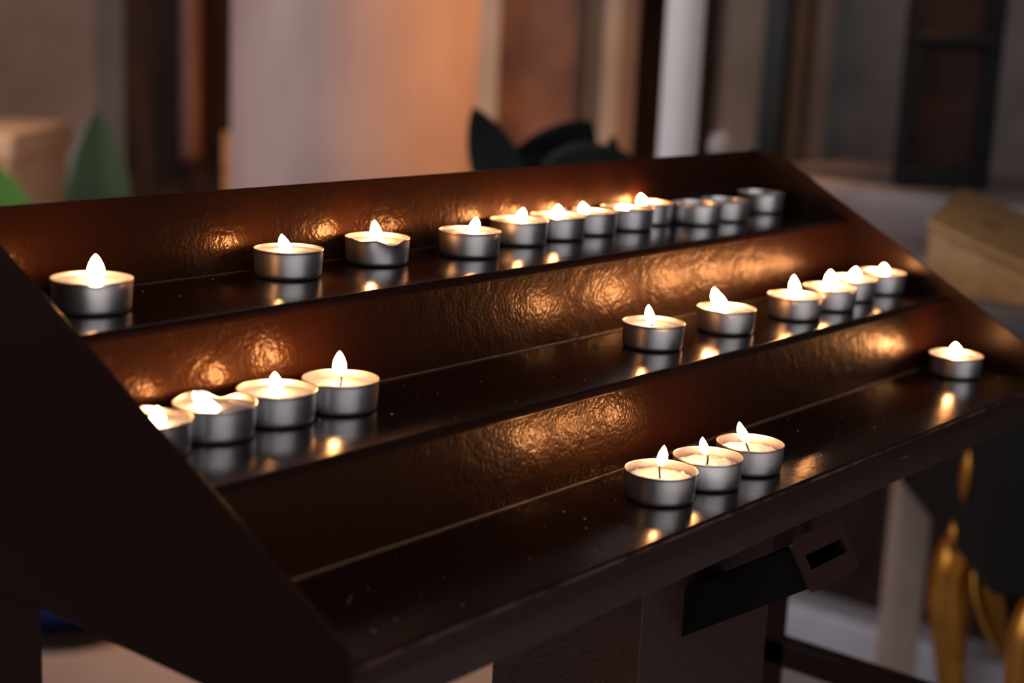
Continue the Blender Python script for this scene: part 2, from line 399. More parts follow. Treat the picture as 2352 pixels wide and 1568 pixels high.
# worn enamel along the front nose, and crumbs of wax and dust on the steps
bm = bmesh.new(); r = 0.00235; prev = None
for q in range(7):
    a = math.radians(48 + 44 * q / 6)
    y, z = 0.0022 - r * math.sin(a), TZ - 0.0022 + r * math.cos(a)
    cur = (bm.verts.new((rx0, y, z)), bm.verts.new((rx1, y, z)))
    if prev: bm.faces.new((prev[0], prev[1], cur[1], cur[0]))
    prev = cur
o = finish('worn_nose', bm, 'worn_enamel', rack, True)
bm = bmesh.new()
for q in range(150):
    k = random.choice((0, 0, 1, 1, 2)); x = random.uniform(0.02, 0.69); y = k * D + random.uniform(0.006, D + E - 0.006); sz = random.uniform(0.00015, 0.0004) * random.choice((1, 1, 1.6))
    pts_ = [Vector((random.uniform(-1, 1), random.uniform(-1, 1), random.uniform(0, 0.8))) * sz for _ in range(5)] + [Vector((sz, 0, 0)), Vector((-sz, sz * .5, 0)), Vector((0, -sz, 0))]
    vs_ = [bm.verts.new(p + Vector((x, y, TZ + k * H))) for p in pts_]
    bmesh.ops.convex_hull(bm, input=vs_)
o = finish('dust_crumbs', bm, 'crumb', rack); o['kind'] = 'stuff'
# front lip
bm = bmesh.new(); box(bm, rx0, rx1, 0.0004, 0.0024, TZ - 0.0250, TZ - 0.0090); bevel(bm, 0.0007)
finish('front_lip', bm, 'lip_enamel', rack, True, 50)
bm = bmesh.new(); box(bm, rx0, rx1, 0.0024, 0.016, TZ - 0.0250, TZ - 0.0234)
finish('lip_return', bm, 'lip_enamel', rack)
# side panels and legs (flat plate)
for x, sgn in ((X0, -1), (L_, 1)):
    xa, xb = (x - 0.0022, x) if sgn < 0 else (x, x + 0.0022)
    off = 0.00925; slope = H / D
    ztop = TZ + 0.1430
    outl = [(-0.004, TZ - 0.033), (-0.004, TZ + off - 0.004 * slope - 0.001), (0.0, TZ + off), ((0.1430 - off) / slope, ztop), (0.2700, ztop), (0.2700, TZ - 0.033)]
    bm = bmesh.new(); prism_x(bm, outl, xa, xb); bevel(bm, 0.0006)
    sp_ = finish('side_panel', bm, 'panel_enamel', rack)
    bm = bmesh.new(); prism_x(bm, [(0.2000, TZ - 0.0335), (0.2000, 0.0), (0.2700, 0.0), (0.2700, TZ - 0.0335)], xa, xb)
    finish('leg', bm, 'panel_enamel', rack)
    bm = bmesh.new(); box(bm, xa - (0.014 if sgn < 0 else 0), xb + (0 if sgn < 0 else 0.014), 0.0, 0.30, 0.66, 0.684); bevel(bm, 0.002)
    finish('side_rail', bm, 'panel_enamel', rack, True, 50)
# central post with its coin chute
PX0, PX1, PY0, PY1 = 0.287, 0.431, 0.066, 0.172
bm = bmesh.new(); box(bm, PX0, PX1, PY0, PY1, 0.0, TZ - 0.0022); bevel(bm, 0.0004)
finish('post', bm, 'post_enamel', rack, True, 50)
bm = bmesh.new(); box(bm, PX0 - 0.12, PX1 + 0.12, PY0 - 0.10, PY1 + 0.12, 0.0, 0.008); bevel(bm, 0.002)
finish('base_plate', bm, 'panel_enamel', rack, True, 50)
A_ = math.radians(33.5)
u_ = Vector((0, math.cos(A_), -math.sin(A_))); v_ = Vector((0, -math.sin(A_), -math.cos(A_)))
TL = Vector((0.324, -0.002, TZ - 0.030))
def slab_uv(bm, rects_outer, hole, t):
    """plate with rounded corners in the X-v plane, thickness t along u, with a rectangular hole"""
    x0, x1, a0, a1 = rects_outer; hx0, hx1, b0, b1 = hole; R = 0.0042; n = 6
    outer = []
    for cx, cy, st in ((x1-R, a0+R, -90), (x1-R, a1-R, 0), (x0+R, a1-R, 90), (x0+R, a0+R, 180)):
        for q in range(n + 1):
            an = math.radians(st + 90 * q / n); outer.append((cx + R*math.cos(an), cy + R*math.sin(an)))
    N_ = len(outer)
    inner = []
    corners = [(hx1, b0), (hx1, b1), (hx0, b1), (hx0, b0)]
    for i in range(N_): inner.append(corners[i // (n + 1)])
    vf = lambda p, d: TL + Vector((p[0], 0, 0)) + v_ * p[1] + u_ * d
    fo = [bm.verts.new(vf(p, 0)) for p in outer]; bo = [bm.verts.new(vf(p, t)) for p in outer]
    ci = [bm.verts.new(vf(p, 0)) for p in corners]; cb = [bm.verts.new(vf(p, t)) for p in corners]
    for i in range(N_):
        j = (i + 1) % N_; ki, kj = i // (n + 1), j // (n + 1)
        bm.faces.new((fo[i], bo[i], bo[j], fo[j]))
        for F_, C_ in ((fo, ci), (bo, cb)):
            if ki == kj: bm.faces.new((F_[i], F_[j], C_[ki]))
            else: bm.faces.new((F_[i], F_[j], C_[kj], C_[ki]))
    for k in range(4): bm.faces.new((ci[k], ci[(k+1) % 4], cb[(k+1) % 4], cb[k]))
# tube behind the plate down to the post
bm = bmesh.new()
cx0, cx1, q0, q1 = 0.0062, 0.0495, 0.0035, 0.0275
def chute_pt(x, q, back):
    p = TL + Vector((x, 0, 0)) + v_ * q
    if not back: return p + u_ * 0.0024
    d = (PY0 - p.y) / u_.y
    return p + u_ * (d - 0.0003)
vv = []
for x in (cx0, cx1):
    for q in (q0, q1):
        for back in (False, True): vv.append(bm.verts.new(chute_pt(x, q, back)))
# index: x*4+q*2+b
for f in ((0,1,3,2),(4,6,7,5),(0,4,5,1),(2,3,7,6),(1,5,7,3)): bm.faces.new([vv[i] for i in f])
ch = finish('coin_chute', bm, 'chute_shade_enamel', rack); ch['label'] = 'shade-dark square coin chute slanting down to the post'
bm = bmesh.new(); slab_uv(bm, (0, 0.0555, 0, 0.030), (0.0078, 0.0490, 0.0105, 0.0187), 0.0022)
pl = finish('slot_plate', bm, 'plate_enamel', ch); pl['label'] = 'scratched brown plate with a coin slot'
bm = bmesh.new()
fr = [TL + Vector((x, 0, 0)) + v_ * q + u_ * 0.006 for x, q in ((0.007, 0.009), (0.0485, 0.009), (0.0485, 0.020), (0.007, 0.020))]
bk = [p + u_ * 0.03 for p in fr]
V1 = [bm.verts.new(p) for p in fr]; V2 = [bm.verts.new(p) for p in bk]
bm.faces.new(V2)
for i in range(4): bm.faces.new((V1[i], V1[(i+1) % 4], V2[(i+1) % 4], V2[i]))
finish('slot_throat', bm, 'slot_dark', ch)

# ================================================================== tealights
def fmt(v): return Vector(v) * 0.001
CUP = [(0, 0.0), (15.6, 0.0), (16.9, 0.15), (17.7, 0.7), (18.15, 1.7), (18.3, 3.0), (18.45, 6.0), (18.6, 9.0), (18.72, 12.0), (18.80, 14.1), (18.86, 14.6), (19.05, 14.85), (19.1, 15.15), (19.0, 15.45), (18.82, 15.5), (18.68, 15.3), (18.6, 14.6), (18.45, 9.0), (18.2, 3.5), (17.4, 1.3), (0, 0.9)]
def cup_mesh(name, phi0, dents):
    """dents: list of (angle from the viewer's side in degrees, half width, radial push mm, rim drop mm)"""
    def fn(a, r, z):
        t = max(0.0, (z - 5.5) / 10.0) ** 1.6
        dr = dz = 0
        for an, wd, pr, dp in dents:
            x = math.degrees((a - phi0 - math.radians(an) + math.pi) % (2*math.pi) - math.pi) / wd
            if abs(x) < 1:
                g = (math.cos(x * math.pi) + 1) / 2
                dr += pr * g; dz -= dp * g
        return (r + dr * t) * 0.001, (z + dz * t) * 0.001
    bm = bmesh.new(); lathe(bm, [(r * 0.001, z * 0.001) if r <= 1e-9 else (r, z) for r, z in CUP], 72, fn=fn)
    return bm
SHARED = {}
def mesh_obj(key, build, mat, name, parent):
    """first use builds the mesh, later alike pieces share it"""
    if key and key in SHARED:
        o = bpy.data.objects.new(name, SHARED[key]); COL.objects.link(o); o.parent = parent; return o
    o = finish(name, build(), mat, parent, True, 60)
    if key: SHARED[key] = o.data
    return o
def wax_bm(level, kind, seed, phi0=0, dents=()):
    bm = bmesh.new(); rnd = seed * 11.3
    R = 18.42 if level > 9 else 18.0
    nr = 22 if kind == 'grainy' else 10
    prof = [(R, level - 1.2)]
    for i in range(nr, -1, -1): prof.append((max(0, (R - 0.05) * i / nr), level))
    def fn(a, r, z):
        x, y = r * math.cos(a), r * math.sin(a); t = r / R; zz = z
        if kind == 'grainy' and z >= level - 0.01:
            pool = 1 / (1 + math.exp((t - 0.62) * 22))
            lump = mnoise.noise((x * 0.42 + rnd, y * 0.42, rnd)) * 0.9 + mnoise.noise((x * 0.95, y * 0.95 + rnd, rnd)) * 0.55
            edge = max(0, (t - 0.86) / 0.14)
            zz = level - 0.5 * pool + (1 - pool) * (0.45 + lump * 1.5) * (1 - edge * 0.8) - edge * 0.7
        elif kind == 'molten' and z >= level - 0.01:
            zz = level + 0.5 * max(0, (t - 0.85) / 0.15) ** 2 + 0.10 * math.exp(-(r / 3.0) ** 2)
        elif kind == 'old' and z >= level - 0.01:
            zz = level + 0.4 * mnoise.noise((x * 0.3 + rnd, y * 0.3, 0))
        tt = max(0.0, (level - 5.5) / 10.0) ** 1.6 * t * t
        dr = 0.0
        for an, wd, pr, dp in dents:
            xx = math.degrees((a - phi0 - math.radians(an) + math.pi) % (2*math.pi) - math.pi) / wd
            if abs(xx) < 1: dr += min(0, pr) * (math.cos(xx * math.pi) + 1) / 2
        return (r + dr * tt) * 0.001, zz * 0.001
    lathe(bm, [(r, z) if r > 1e-9 else (0, z * 0.001) for r, z in prof], 56, fn=fn)
    return bm
def flame_bm(b0, t0, wd):
    bm = bmesh.new(); b0 = Vector(b0); t0 = Vector(t0); ax = t0 - b0
    lean = Vector((ax.x, ax.y, 0)); n = 18; pts = []; rr = []
    for i in range(n + 1):
        t = i / n
        # the flame leaves the wick leaning and straightens upward
        p = b0 + ax * t + lean * 0.22 * math.sin(math.pi * t)
        pr = max(0.0, math.sin(math.pi * (t * 0.96 + 0.04) ** 0.85)) ** 0.70 * (1 - 0.22 * t)
        pts.append(p * 0.001); rr.append(max(0.02, pr * wd / 2 * 1.12) * 0.001)
    tube(bm, pts, rr, 16)
    return bm
def wick_bm(p0, p1, bend):
    bm = bmesh.new(); p0 = Vector(p0); p1 = Vector(p1); mid = (p0 + p1) / 2 + Vector(bend)
    pts, rr = smoothpath([p0 * 0.001, mid * 0.001, p1 * 0.001], [0.00055, 0.00055, 0.0004], 5)
    tube(bm, pts, rr, 7); return bm

# id: step, x mm, y mm, flame base, flame tip (mm from cup foot), flame width, wax level, wax kind, dents, label
ST = {3: 'top', 2: 'middle', 1: 'bottom'}
CANDLES = [
 (3, 36.5, 220.7, (1.1, -1.6, 13.4), (2.6, 0.5, 26.0), 7.4, 13.2, 'molten', [(6, 20, -0.6, 1.3), (60, 60, 0.3, -0.3), (180, 80, 0.5, 0)],
  'lit tealight with a nicked front rim, leftmost of all on the top step'),
 (3, 174.2, 236.1, (-0.2, -0.6, 13.0), (-1.4, 4.3, 22.7), 6.2, 13.2, 'molten', [],
  'lit tealight with flame leaning left, second from the left on the top step'),
 (3, 246.0, 239.1, (0.2, -0.9, 13.2), (0.2, 3.1, 24.7), 6.6, 12.2, 'molten', [(-28, 26, 1.2, 0.5), (26, 32, 1.6, 2.4), (0, 14, -0.5, -0.2)],
  'lit tealight with a crumpled, bent front rim on the top step'),
 (3, 313.8, 227.1, (0.5, -1.5, 12.9), (3.7, -1.7, 23.4), 6.8, 13.2, 'molten', [],
  'lit tealight with flame leaning right, fourth from the left on the top step'),
 (3, 378.6, 241.3, (-0.4, 0.0, 12.9), (2.8, -0.8, 22.9), 7.2, 13.2, 'molten', [(-20, 30, -0.3, 0.2)],
  'lit tealight at the near end of the touching row on the top step'),
 (3, 420.3, 241.9, (-0.4, -0.6, 12.6), (1.2, 1.0, 22.0), 8.2, 12.9, 'molten', [(-4, 20, -0.4, 0.8)],
  'second lit tealight from the near end of the touching row on the top step'),
 (3, 458.9, 243.6, (-2.6, 1.8, 12.6), (-2.8, 5.0, 20.8), 7.2, 12.9, 'molten', [(160, 40, 0.2, 0.5)],
  'third lit tealight from the near end of the touching row on the top step'),
 (3, 500.8, 242.2, (-3.0, 1.8, 12.3), (-2.4, 3.0, 17.2), 9.4, 12.4, 'molten', [(150, 40, 0.6, 1.2)],
  'lit tealight with a short squat flame in the touching row on the top step'),
 (3, 539.5, 251.5, (-2.8, 1.5, 12.3), (-2.8, 4.6, 20.8), 7.6, 12.6, 'molten', [],
  'lit tealight at the far end of the burning row on the top step'),
 (3, 571.0, 229.0, None, None, 0, 3.0, 'old', [(20, 40, -0.4, 0.3)],
  'burnt-out tealight cup next to the burning row on the top step'),
 (3, 609.5, 228.5, None, None, 0, 2.6, 'old', [(-30, 30, 0.3, 0.2)],
  'middle one of the three burnt-out tealight cups on the top step'),
 (3, 682.1, 240.3, None, None, 0, 2.8, 'old', [(0, 50, -0.3, 0.2)],
  'burnt-out tealight cup at the far right end of the top step'),
 (2, 12.6, 147.3, (2.1, -3.8, 11.4), (2.9, -2.5, 20.0), 6.6, 11.5, 'molten', [(150, 30, 0.4, 1.0)],
  'lit tealight half hidden by the left side panel on the middle step'),
 (2, 50.8, 148.9, (0.6, -2.6, 12.2), (-6.2, 7.4, 19.6), 4.6, 12.6, 'molten', [(172, 26, -1.6, 2.4), (-150, 40, 0.8, -0.8), (125, 35, 0.8, -0.6)],
  'lit tealight with a dented back rim and sideways flame on the middle step'),
 (2, 89.2, 149.9, (-0.1, -0.7, 13.0), (0.4, 2.1, 22.8), 6.2, 12.0, 'molten', [],
  'lit tealight between the dented one and the upright-flamed one, left on the middle step'),
 (2, 127.4, 146.0, (0.0, 0.9, 16.0), (1.4, 2.6, 28.0), 6.4, 11.0, 'molten', [(170, 30, 0.2, 0.4)],
  'lit tealight with tall upright flame, rightmost of the left four on the middle step'),
 (2, 373.5, 128.6, (-0.9, 0.6, 14.0), (-0.6, 4.2, 25.2), 5.4, 12.6, 'molten', [],
  'lit tealight standing alone at the centre right of the middle step'),
 (2, 451.8, 125.5, (0.1, -0.7, 13.2), (-3.4, 8.5, 27.6), 8.2, 13.0, 'molten', [(0, 16, -0.3, 0.5)],
  'lit tealight with a long flame leaning far left on the middle step'),
 (2, 531.6, 120.1, (0.5, -0.9, 13.6), (1.1, 3.1, 28.5), 7.6, 13.2, 'molten', [],
  'lit tealight nearest of the right-hand group of four on the middle step'),
 (2, 583.5, 121.6, (0.7, -0.7, 14.2), (1.9, 1.7, 26.9), 8.6, 12.2, 'molten', [(-14, 20, -0.5, 0.6)],
  'second tealight of the right-hand group of four on the middle step'),
 (2, 631.5, 130.4, (1.1, -2.2, 12.6), (3.5, -1.6, 23.2), 8.6, 12.6, 'molten', [],
  'third tealight of the right-hand group of four on the middle step'),
 (2, 679.0, 129.8, (1.0, -2.4, 12.2), (2.4, -1.0, 21.6), 8.0, 12.2, 'molten', [],
  'lit tealight at the far right end of the middle step'),
 (1, 254.7, 38.9, (0.3, 0.9, 16.8), (2.8, 0.8, 27.4), 5.2, 10.6, 'grainy', [],
  'fresh lit tealight with grainy wax, nearest of the three on the bottom step'),
 (1, 294.9, 35.8, (-0.1, 0.8, 15.6), (-0.5, 4.0, 25.1), 4.8, 10.6, 'grainy', [(4, 36, -1.5, 0.5)],
  'fresh lit tealight with a flattened front rim, middle of the three on the bottom step'),
 (1, 336.1, 34.3, (-0.3, 0.8, 15.2), (-2.3, 6.7, 26.4), 5.4, 10.6, 'grainy', [(-22, 30, -0.3, 0.2)],
  'fresh lit tealight with lumpy wax, farthest of the three together on the bottom step'),
 (1, 660.8, 56.1, (-0.2, -0.5, 13.2), (0.8, 1.8, 23.5), 8.6, 12.6, 'molten', [(0, 20, -0.4, 0.5)],
  'lit tealight standing alone at the far right end of the bottom step'),
]
for i, (st, x, y, fb, ft, fw, lev, kind, dents, lab) in enumerate(CANDLES):
    z = TZ + (st - 1) * H
    c = empty('tealight_candle', (x * 0.001, y * 0.001, z + 0.00005), lab, 'candle', 'tealights on the %s step' % ST[st])
    phi0 = math.atan2(CAM.y - y * 0.001, CAM.x - x * 0.001)
    mesh_obj('cup' if not dents else None, lambda: cup_mesh('cup', phi0, dents), 'aluminium', 'cup', c)
    wm = {'molten': 'molten_wax', 'grainy': 'grainy_wax', 'old': 'old_wax'}[kind]
    mesh_obj(None if kind != 'molten' or dents else 'wax%.1f' % lev, lambda: wax_bm(lev, kind, i + 1, phi0, dents), wm, 'wax', c)
    if fb:
        fbv = Vector(fb); top = fbv + (Vector(ft) - fbv) * (0.30 if kind == 'grainy' or lev < 11.2 else 0.16)
        base = Vector((fbv.x * 0.3, fbv.y * 0.3, lev - 0.6))
        side = RGT * (0.8 if i % 2 else -0.7)
        finish('wick', wick_bm(base, top, (side.x, side.y, 0.2)), 'wick_char', c, True)
        finish('flame', flame_bm(fb, ft, fw), 'flame', c, True)
    else:
        finish('wick', wick_bm((0.5, 0, lev - 0.5), (2.5, 1.5, lev + 2.4), (0, 0, 0.8)), 'wick_char', c, True)

# ================================================================== behind the rack
# round column
col = empty('marble_column', bg(-0.353, 3.25, 0), 'round pinkish marble column glowing orange on its right side', 'column')
bm = bmesh.new(); lathe(bm, [(0, 0.40), (0.253, 0.40), (0.256, 0.6), (0.256, 1.4), (0.250, 2.4), (0.238, 3.6), (0, 3.6)], 64)
finish('shaft', bm, 'column_marble', col, True, 40)
bm = bmesh.new(); lathe(bm, [(0, 0.22), (0.33, 0.22), (0.345, 0.25), (0.33, 0.285), (0.29, 0.30), (0.285, 0.33), (0.30, 0.35), (0.29, 0.38), (0.262, 0.40), (0, 0.40)], 64)
finish('base_moulding', bm, 'column_marble', col, True, 40)
o = bgbox('plinth', 'column_marble', -0.353-0.35, -0.353+0.35, 3.25-0.35, 3.25+0.35, 0, 0.22, None); o.parent = col; o.location = (0, 0, 0); o.rotation_euler = (0, 0, BGROT)
# warm timber post peeping out behind the column
bp_ = empty('timber_post', bg(-0.760, 4.0, 0), 'slim orange-lit timber post behind the left edge of the column', 'post')
bm = bmesh.new(); box(bm, -0.014, 0.014, -0.014, 0.014, 0.02, 0.86); bevel(bm, 0.006)
o = finish('upright', bm, 'honey_wood', bp_, True, 50); o.rotation_euler.z = BGROT
bm = bmesh.new(); box(bm, -0.09, 0.09, -0.12, 0.12, 0.0, 0.02); bevel(bm, 0.004)
o = finish('foot', bm, 'honey_wood', bp_, True, 50); o.rotation_euler.z = BGROT
# tan stone pedestal at the far left
pd = empty('stone_pedestal', bg(-1.262, 3.4, 0), 'pale tan stone pedestal at the left edge behind the plant', 'pedestal')
for nm, hw, z0, z1 in (('base', 0.24, 0, 0.12), ('die', 0.200, 0.12, 0.84), ('cap', 0.212, 0.84, 0.90)):
    bm = bmesh.new(); box(bm, -hw, hw, -hw, hw, z0, z1); bevel(bm, 0.010)
    o = finish(nm, bm, 'tan_stone', pd, True, 50); o.rotation_euler.z = BGROT
bm = bmesh.new(); lathe(bm, [(0, 0.90), (0.12, 0.90), (0.13, 0.92), (0.09, 0.95), (0.07, 0.98), (0, 0.98)], 32, (-0.08, 0.06, 0))
finish('finial', bm, 'tan_stone', pd, True, 50)

# plants
def leaf_bm(length, width, curve, fold=0.25, thick=0.0012, tipf=0.8):
    """blade growing along +z, bending toward -y; returns bmesh"""
    bm = bmesh.new(); n, mcols = 14, 4; rowsF = []; rowsB = []
    for i in range(n + 1):
        t = i / n
        wv = width * max(0.0, math.sin(math.pi * (0.04 + 0.96 * t) ** tipf)) ** 0.75 if t < 1 else 0
        wv = max(wv, 0.0008)
        a = curve * t
        yc = -length * (1 - math.cos(a)) / max(curve, 1e-3) if curve > 1e-3 else 0
        zc = length * math.sin(a) / curve if curve > 1e-3 else length * t
        F_, B_ = [], []
        for j in range(-mcols, mcols + 1):
            q = j / mcols
            x = q * wv / 2; lift = abs(q) * wv / 2 * fold
            p = Vector((x, yc - lift * math.cos(a), zc - lift * math.sin(a)))
            F_.append(bm.verts.new(p)); B_.append(bm.verts.new(p + Vector((0, thick * math.cos(a), thick * math.sin(a)))))
        rowsF.append(F_); rowsB.append(B_)
    M = 2 * mcols
    for i in range(n):
        for j in range(M):
            bm.faces.new((rowsF[i][j], rowsF[i][j+1], rowsF[i+1][j+1], rowsF[i+1][j]))
            bm.faces.new((rowsB[i][j+1], rowsB[i][j], rowsB[i+1][j], rowsB[i+1][j+1]))
        bm.faces.new((rowsF[i][0], rowsF[i+1][0], rowsB[i+1][0], rowsB[i][0]))
        bm.faces.new((rowsF[i][M], rowsB[i][M], rowsB[i+1][M], rowsF[i+1][M]))
    return bm
def add_leaf(parent, base, top, length, width, curve, rotz, mat, tilt=0.0, fold=0.25):
    """stem from pot to leaf base, then the blade"""
    c = parent.location
    lf = finish('leaf', leaf_bm(length, width, curve, fold), mat, parent, True)
    lf.location = Vector(top) - c; lf.rotation_euler = (tilt, 0, rotz)
    bm = bmesh.new(); b_, t_ = Vector(base) - c, Vector(top) - c
    pts, rr = smoothpath([b_, (b_ * 0.5 + t_ * 0.5) + Vector((0, 0, 0.05)) + (t_ - b_).cross(Vector((0, 0, 1))) * 0.05, t_ + Vector((0, 0, 0.004))], [0.006, 0.005, 0.003], 6)
    tube(bm, pts, rr, 8); finish('stem', bm, mat, parent, True)
    return lf
p1 = empty('potted_plant', bg(-0.85, 2.8, 0), 'tall potted plant with broad pointed green leaves at the left', 'plant')
bm = bmesh.new(); lathe(bm, [(0, 0.03), (0.10, 0.03), (0.125, 0.06), (0.155, 0.16), (0.17, 0.26), (0.178, 0.29), (0.17, 0.30), (0.155, 0.285), (0.15, 0.25), (0, 0.25)], 40)
finish('pot', bm, 'blue_glaze', p1, True, 50)
bm = bmesh.new(); lathe(bm, [(0, 0.0), (0.14, 0.0), (0.165, 0.02), (0.17, 0.032), (0.16, 0.032), (0.14, 0.018), (0, 0.018)], 40)
finish('saucer', bm, 'iron', p1, True, 50)
bm = bmesh.new(); lathe(bm, [(0, 0.262), (0.08, 0.262), (0.149, 0.256), (0.149, 0.251), (0, 0.251)], 32)
finish('soil', bm, 'soil', p1, True, 50)
pc = bg(-0.85, 2.8, 0.26)
FACE = BGROT
add_leaf(p1, pc + RH * 0.04, bg(-0.752, 2.75, 0.71), 0.285, 0.124, 0.10, FACE, 'leaf_green', 0.0)
add_leaf(p1, pc - RH * 0.03, bg(-0.905, 2.66, 0.650), 0.26, 0.20, 0.25, FACE, 'leaf_bright', 0.0)
add_leaf(p1, pc + FH * 0.04, bg(-0.62, 2.85, 0.50), 0.26, 0.10, 0.8, FACE + 0.9, 'leaf_green', 0.0)
add_leaf(p1, pc - FH * 0.03, bg(-0.88, 2.6, 0.45), 0.24, 0.10, 0.9, FACE + 0.2, 'leaf_green', 0.0)

p2 = empty('potted_plant.001', bg(0.055, 2.1, 0), 'dark-leaved potted plant right of the column, in front of the red marble', 'plant')
bm = bmesh.new(); lathe(bm, [(0, 0.0), (0.13, 0.0), (0.13, 0.02), (0.05, 0.04), (0.032, 0.10), (0.03, 0.55), (0.05, 0.60), (0.11, 0.62), (0.11, 0.64), (0, 0.64)], 32)
finish('stand', bm, 'iron', p2, True, 50)
bm = bmesh.new(); lathe(bm, [(0, 0.64), (0.065, 0.64), (0.085, 0.76), (0.093, 0.80), (0.093, 0.82), (0.083, 0.82), (0.078, 0.79), (0, 0.79)], 36)
finish('pot', bm, 'terracotta', p2, True, 50)
bm = bmesh.new(); lathe(bm, [(0, 0.798), (0.05, 0.798), (0.0775, 0.794), (0.0775, 0.790), (0, 0.790)], 28)
finish('soil', bm, 'soil', p2, True, 50)
q2 = bg(0.055, 2.1, 0.795)
add_leaf(p2, q2, bg(-0.005, 2.06, 0.935), 0.150, 0.070, 0.30, FACE, 'leaf_dark', 0.0, 0.1).rotation_euler[1] = -0.42
add_leaf(p2, q2, bg(0.010, 2.08, 0.930), 0.165, 0.115, 0.70, FACE, 'leaf_dark', 0.0, 0.1).rotation_euler[1] = 0.55
add_leaf(p2, q2, bg(0.030, 2.05, 0.950), 0.150, 0.105, 0.80, FACE, 'leaf_dark', 0.0, 0.1).rotation_euler[1] = 1.05
add_leaf(p2, q2, bg(0.030, 2.10, 0.920), 0.150, 0.120, 1.1, FACE, 'leaf_dark', 0.0, 0.1).rotation_euler[1] = 0.05
add_leaf(p2, q2, bg(0.135, 2.10, 0.900), 0.150, 0.040, 0.6, FACE, 'leaf_dark', 0.0, 0.1).rotation_euler[1] = -0.10
add_leaf(p2, q2, bg(0.055, 2.12, 0.94), 0.130, 0.060, 0.9, FACE + 2.6, 'leaf_dark', 0.0, 0.1)

# tall white candle on a floor stand
tc_ = empty('tall_altar_candle', bg(0.232, 2.3, 0.80), 'tall thick white altar candle rising behind the rack', 'candle')
bm = bmesh.new(); lathe(bm, [(0, 0), (0.0285, 0), (0.0285, 0.9), (0.027, 0.91), (0.015, 0.905), (0, 0.903)], 48)
finish('wax_shaft', bm, 'candle_white', tc_, True, 50)
bm = bmesh.new(); tube(bm, [(0, 0, 0.90), (0, 0, 0.915), (0.002, 0, 0.925)], [0.0015, 0.0015, 0.001], 8)
finish('wick', bm, 'wick_char', tc_, True)
cs = empty('candle_stand', bg(0.232, 2.3, 0), 'slim brass floor stand under the tall white candle', 'candle stand')
bm = bmesh.new(); lathe(bm, [(0, 0), (0.082, 0), (0.085, 0.015), (0.05, 0.03), (0.025, 0.06), (0.02, 0.10), (0, 0.10)], 40)
finish('base', bm, 'brass', cs, True, 50)
bm = bmesh.new(); lathe(bm, [(0, 0.10), (0.013, 0.10), (0.013, 0.35), (0.03, 0.38), (0.013, 0.41), (0.013, 0.70), (0, 0.70)], 28)
finish('stem', bm, 'brass', cs, True, 50)
bm = bmesh.new(); lathe(bm, [(0, 0.70), (0.02, 0.70), (0.06, 0.74), (0.06, 0.75), (0.035, 0.75), (0.034, 0.80), (0.030, 0.80), (0.030, 0.798), (0, 0.798)], 36)
finish('cup', bm, 'brass', cs, True, 50)
# small votive glass on its own stand right of the candle
vg = empty('votive_glass', bg(0.312, 2.42, 0.94), 'small grey highlight ball on a red glass cup, right of the tall white candle', 'votive glass')
bm = bmesh.new(); lathe(bm, [(0, 0), (0.016, 0), (0.022, 0.012), (0.026, 0.045), (0.024, 0.045), (0.02, 0.014), (0, 0.004)], 32)
finish('cup', bm, 'ruby_glass', vg, True, 50)
bm = bmesh.new(); lathe(bm, [(0, 0.046), (0.012, 0.046), (0.018, 0.056), (0.019, 0.068), (0.014, 0.082), (0.006, 0.087), (0, 0.088)], 32)
finish('highlight_ball', bm, 'highlight_grey', vg, True, 50)  # solid grey ball standing in for a blurred highlight
vs = empty('votive_stand', bg(0.312, 2.42, 0), 'slim iron stand under the small votive glass', 'stand')
bm = bmesh.new(); lathe(bm, [(0, 0), (0.05, 0), (0.05, 0.012), (0.012, 0.03), (0.008, 0.06), (0.008, 0.91), (0.02, 0.925), (0.03, 0.93), (0.03, 0.94), (0, 0.94)], 28)
finish('column', bm, 'iron', vs, True, 50)

# framed dark panel standing at the right
fr_ = empty('framed_panel', bg(0.822, 3.02, 0.895), 'dark oxblood panel in a rounded black frame at the upper right', 'frame')
def rel(o, s, F, z):
    o.rotation_euler = (0, 0, BGROT); o.location = bg(0.822 + s, 3.02 + F, z) - fr_.location
for s, z0, z1, hw in ((-0.072, 0.905, 1.62, 0.016), (0.078, 0.905, 1.62, 0.016)):
    bm = bmesh.new(); box(bm, -hw, hw, -0.022, 0.022, 0, z1 - z0); bevel(bm, 0.007, 3)
    rel(finish('frame_stile', bm, 'black_lacquer', fr_, True, 60), s, 0, z0)
for z0, z1 in ((0.895, 0.938), (1.168, 1.196), (1.59, 1.63)):
    bm = bmesh.new(); box(bm, -0.088, 0.094, -0.024, 0.024, 0, z1 - z0); bevel(bm, 0.010, 3)
    rel(finish('frame_rail', bm, 'black_lacquer', fr_, True, 60), 0, 0, z0)
bm = bmesh.new(); box(bm, -0.066, 0.072, -0.004, 0.004, 0.0, 0.68)
rel(finish('panel', bm, 'oxblood_panel', fr_), 0, 0.004, 0.92)
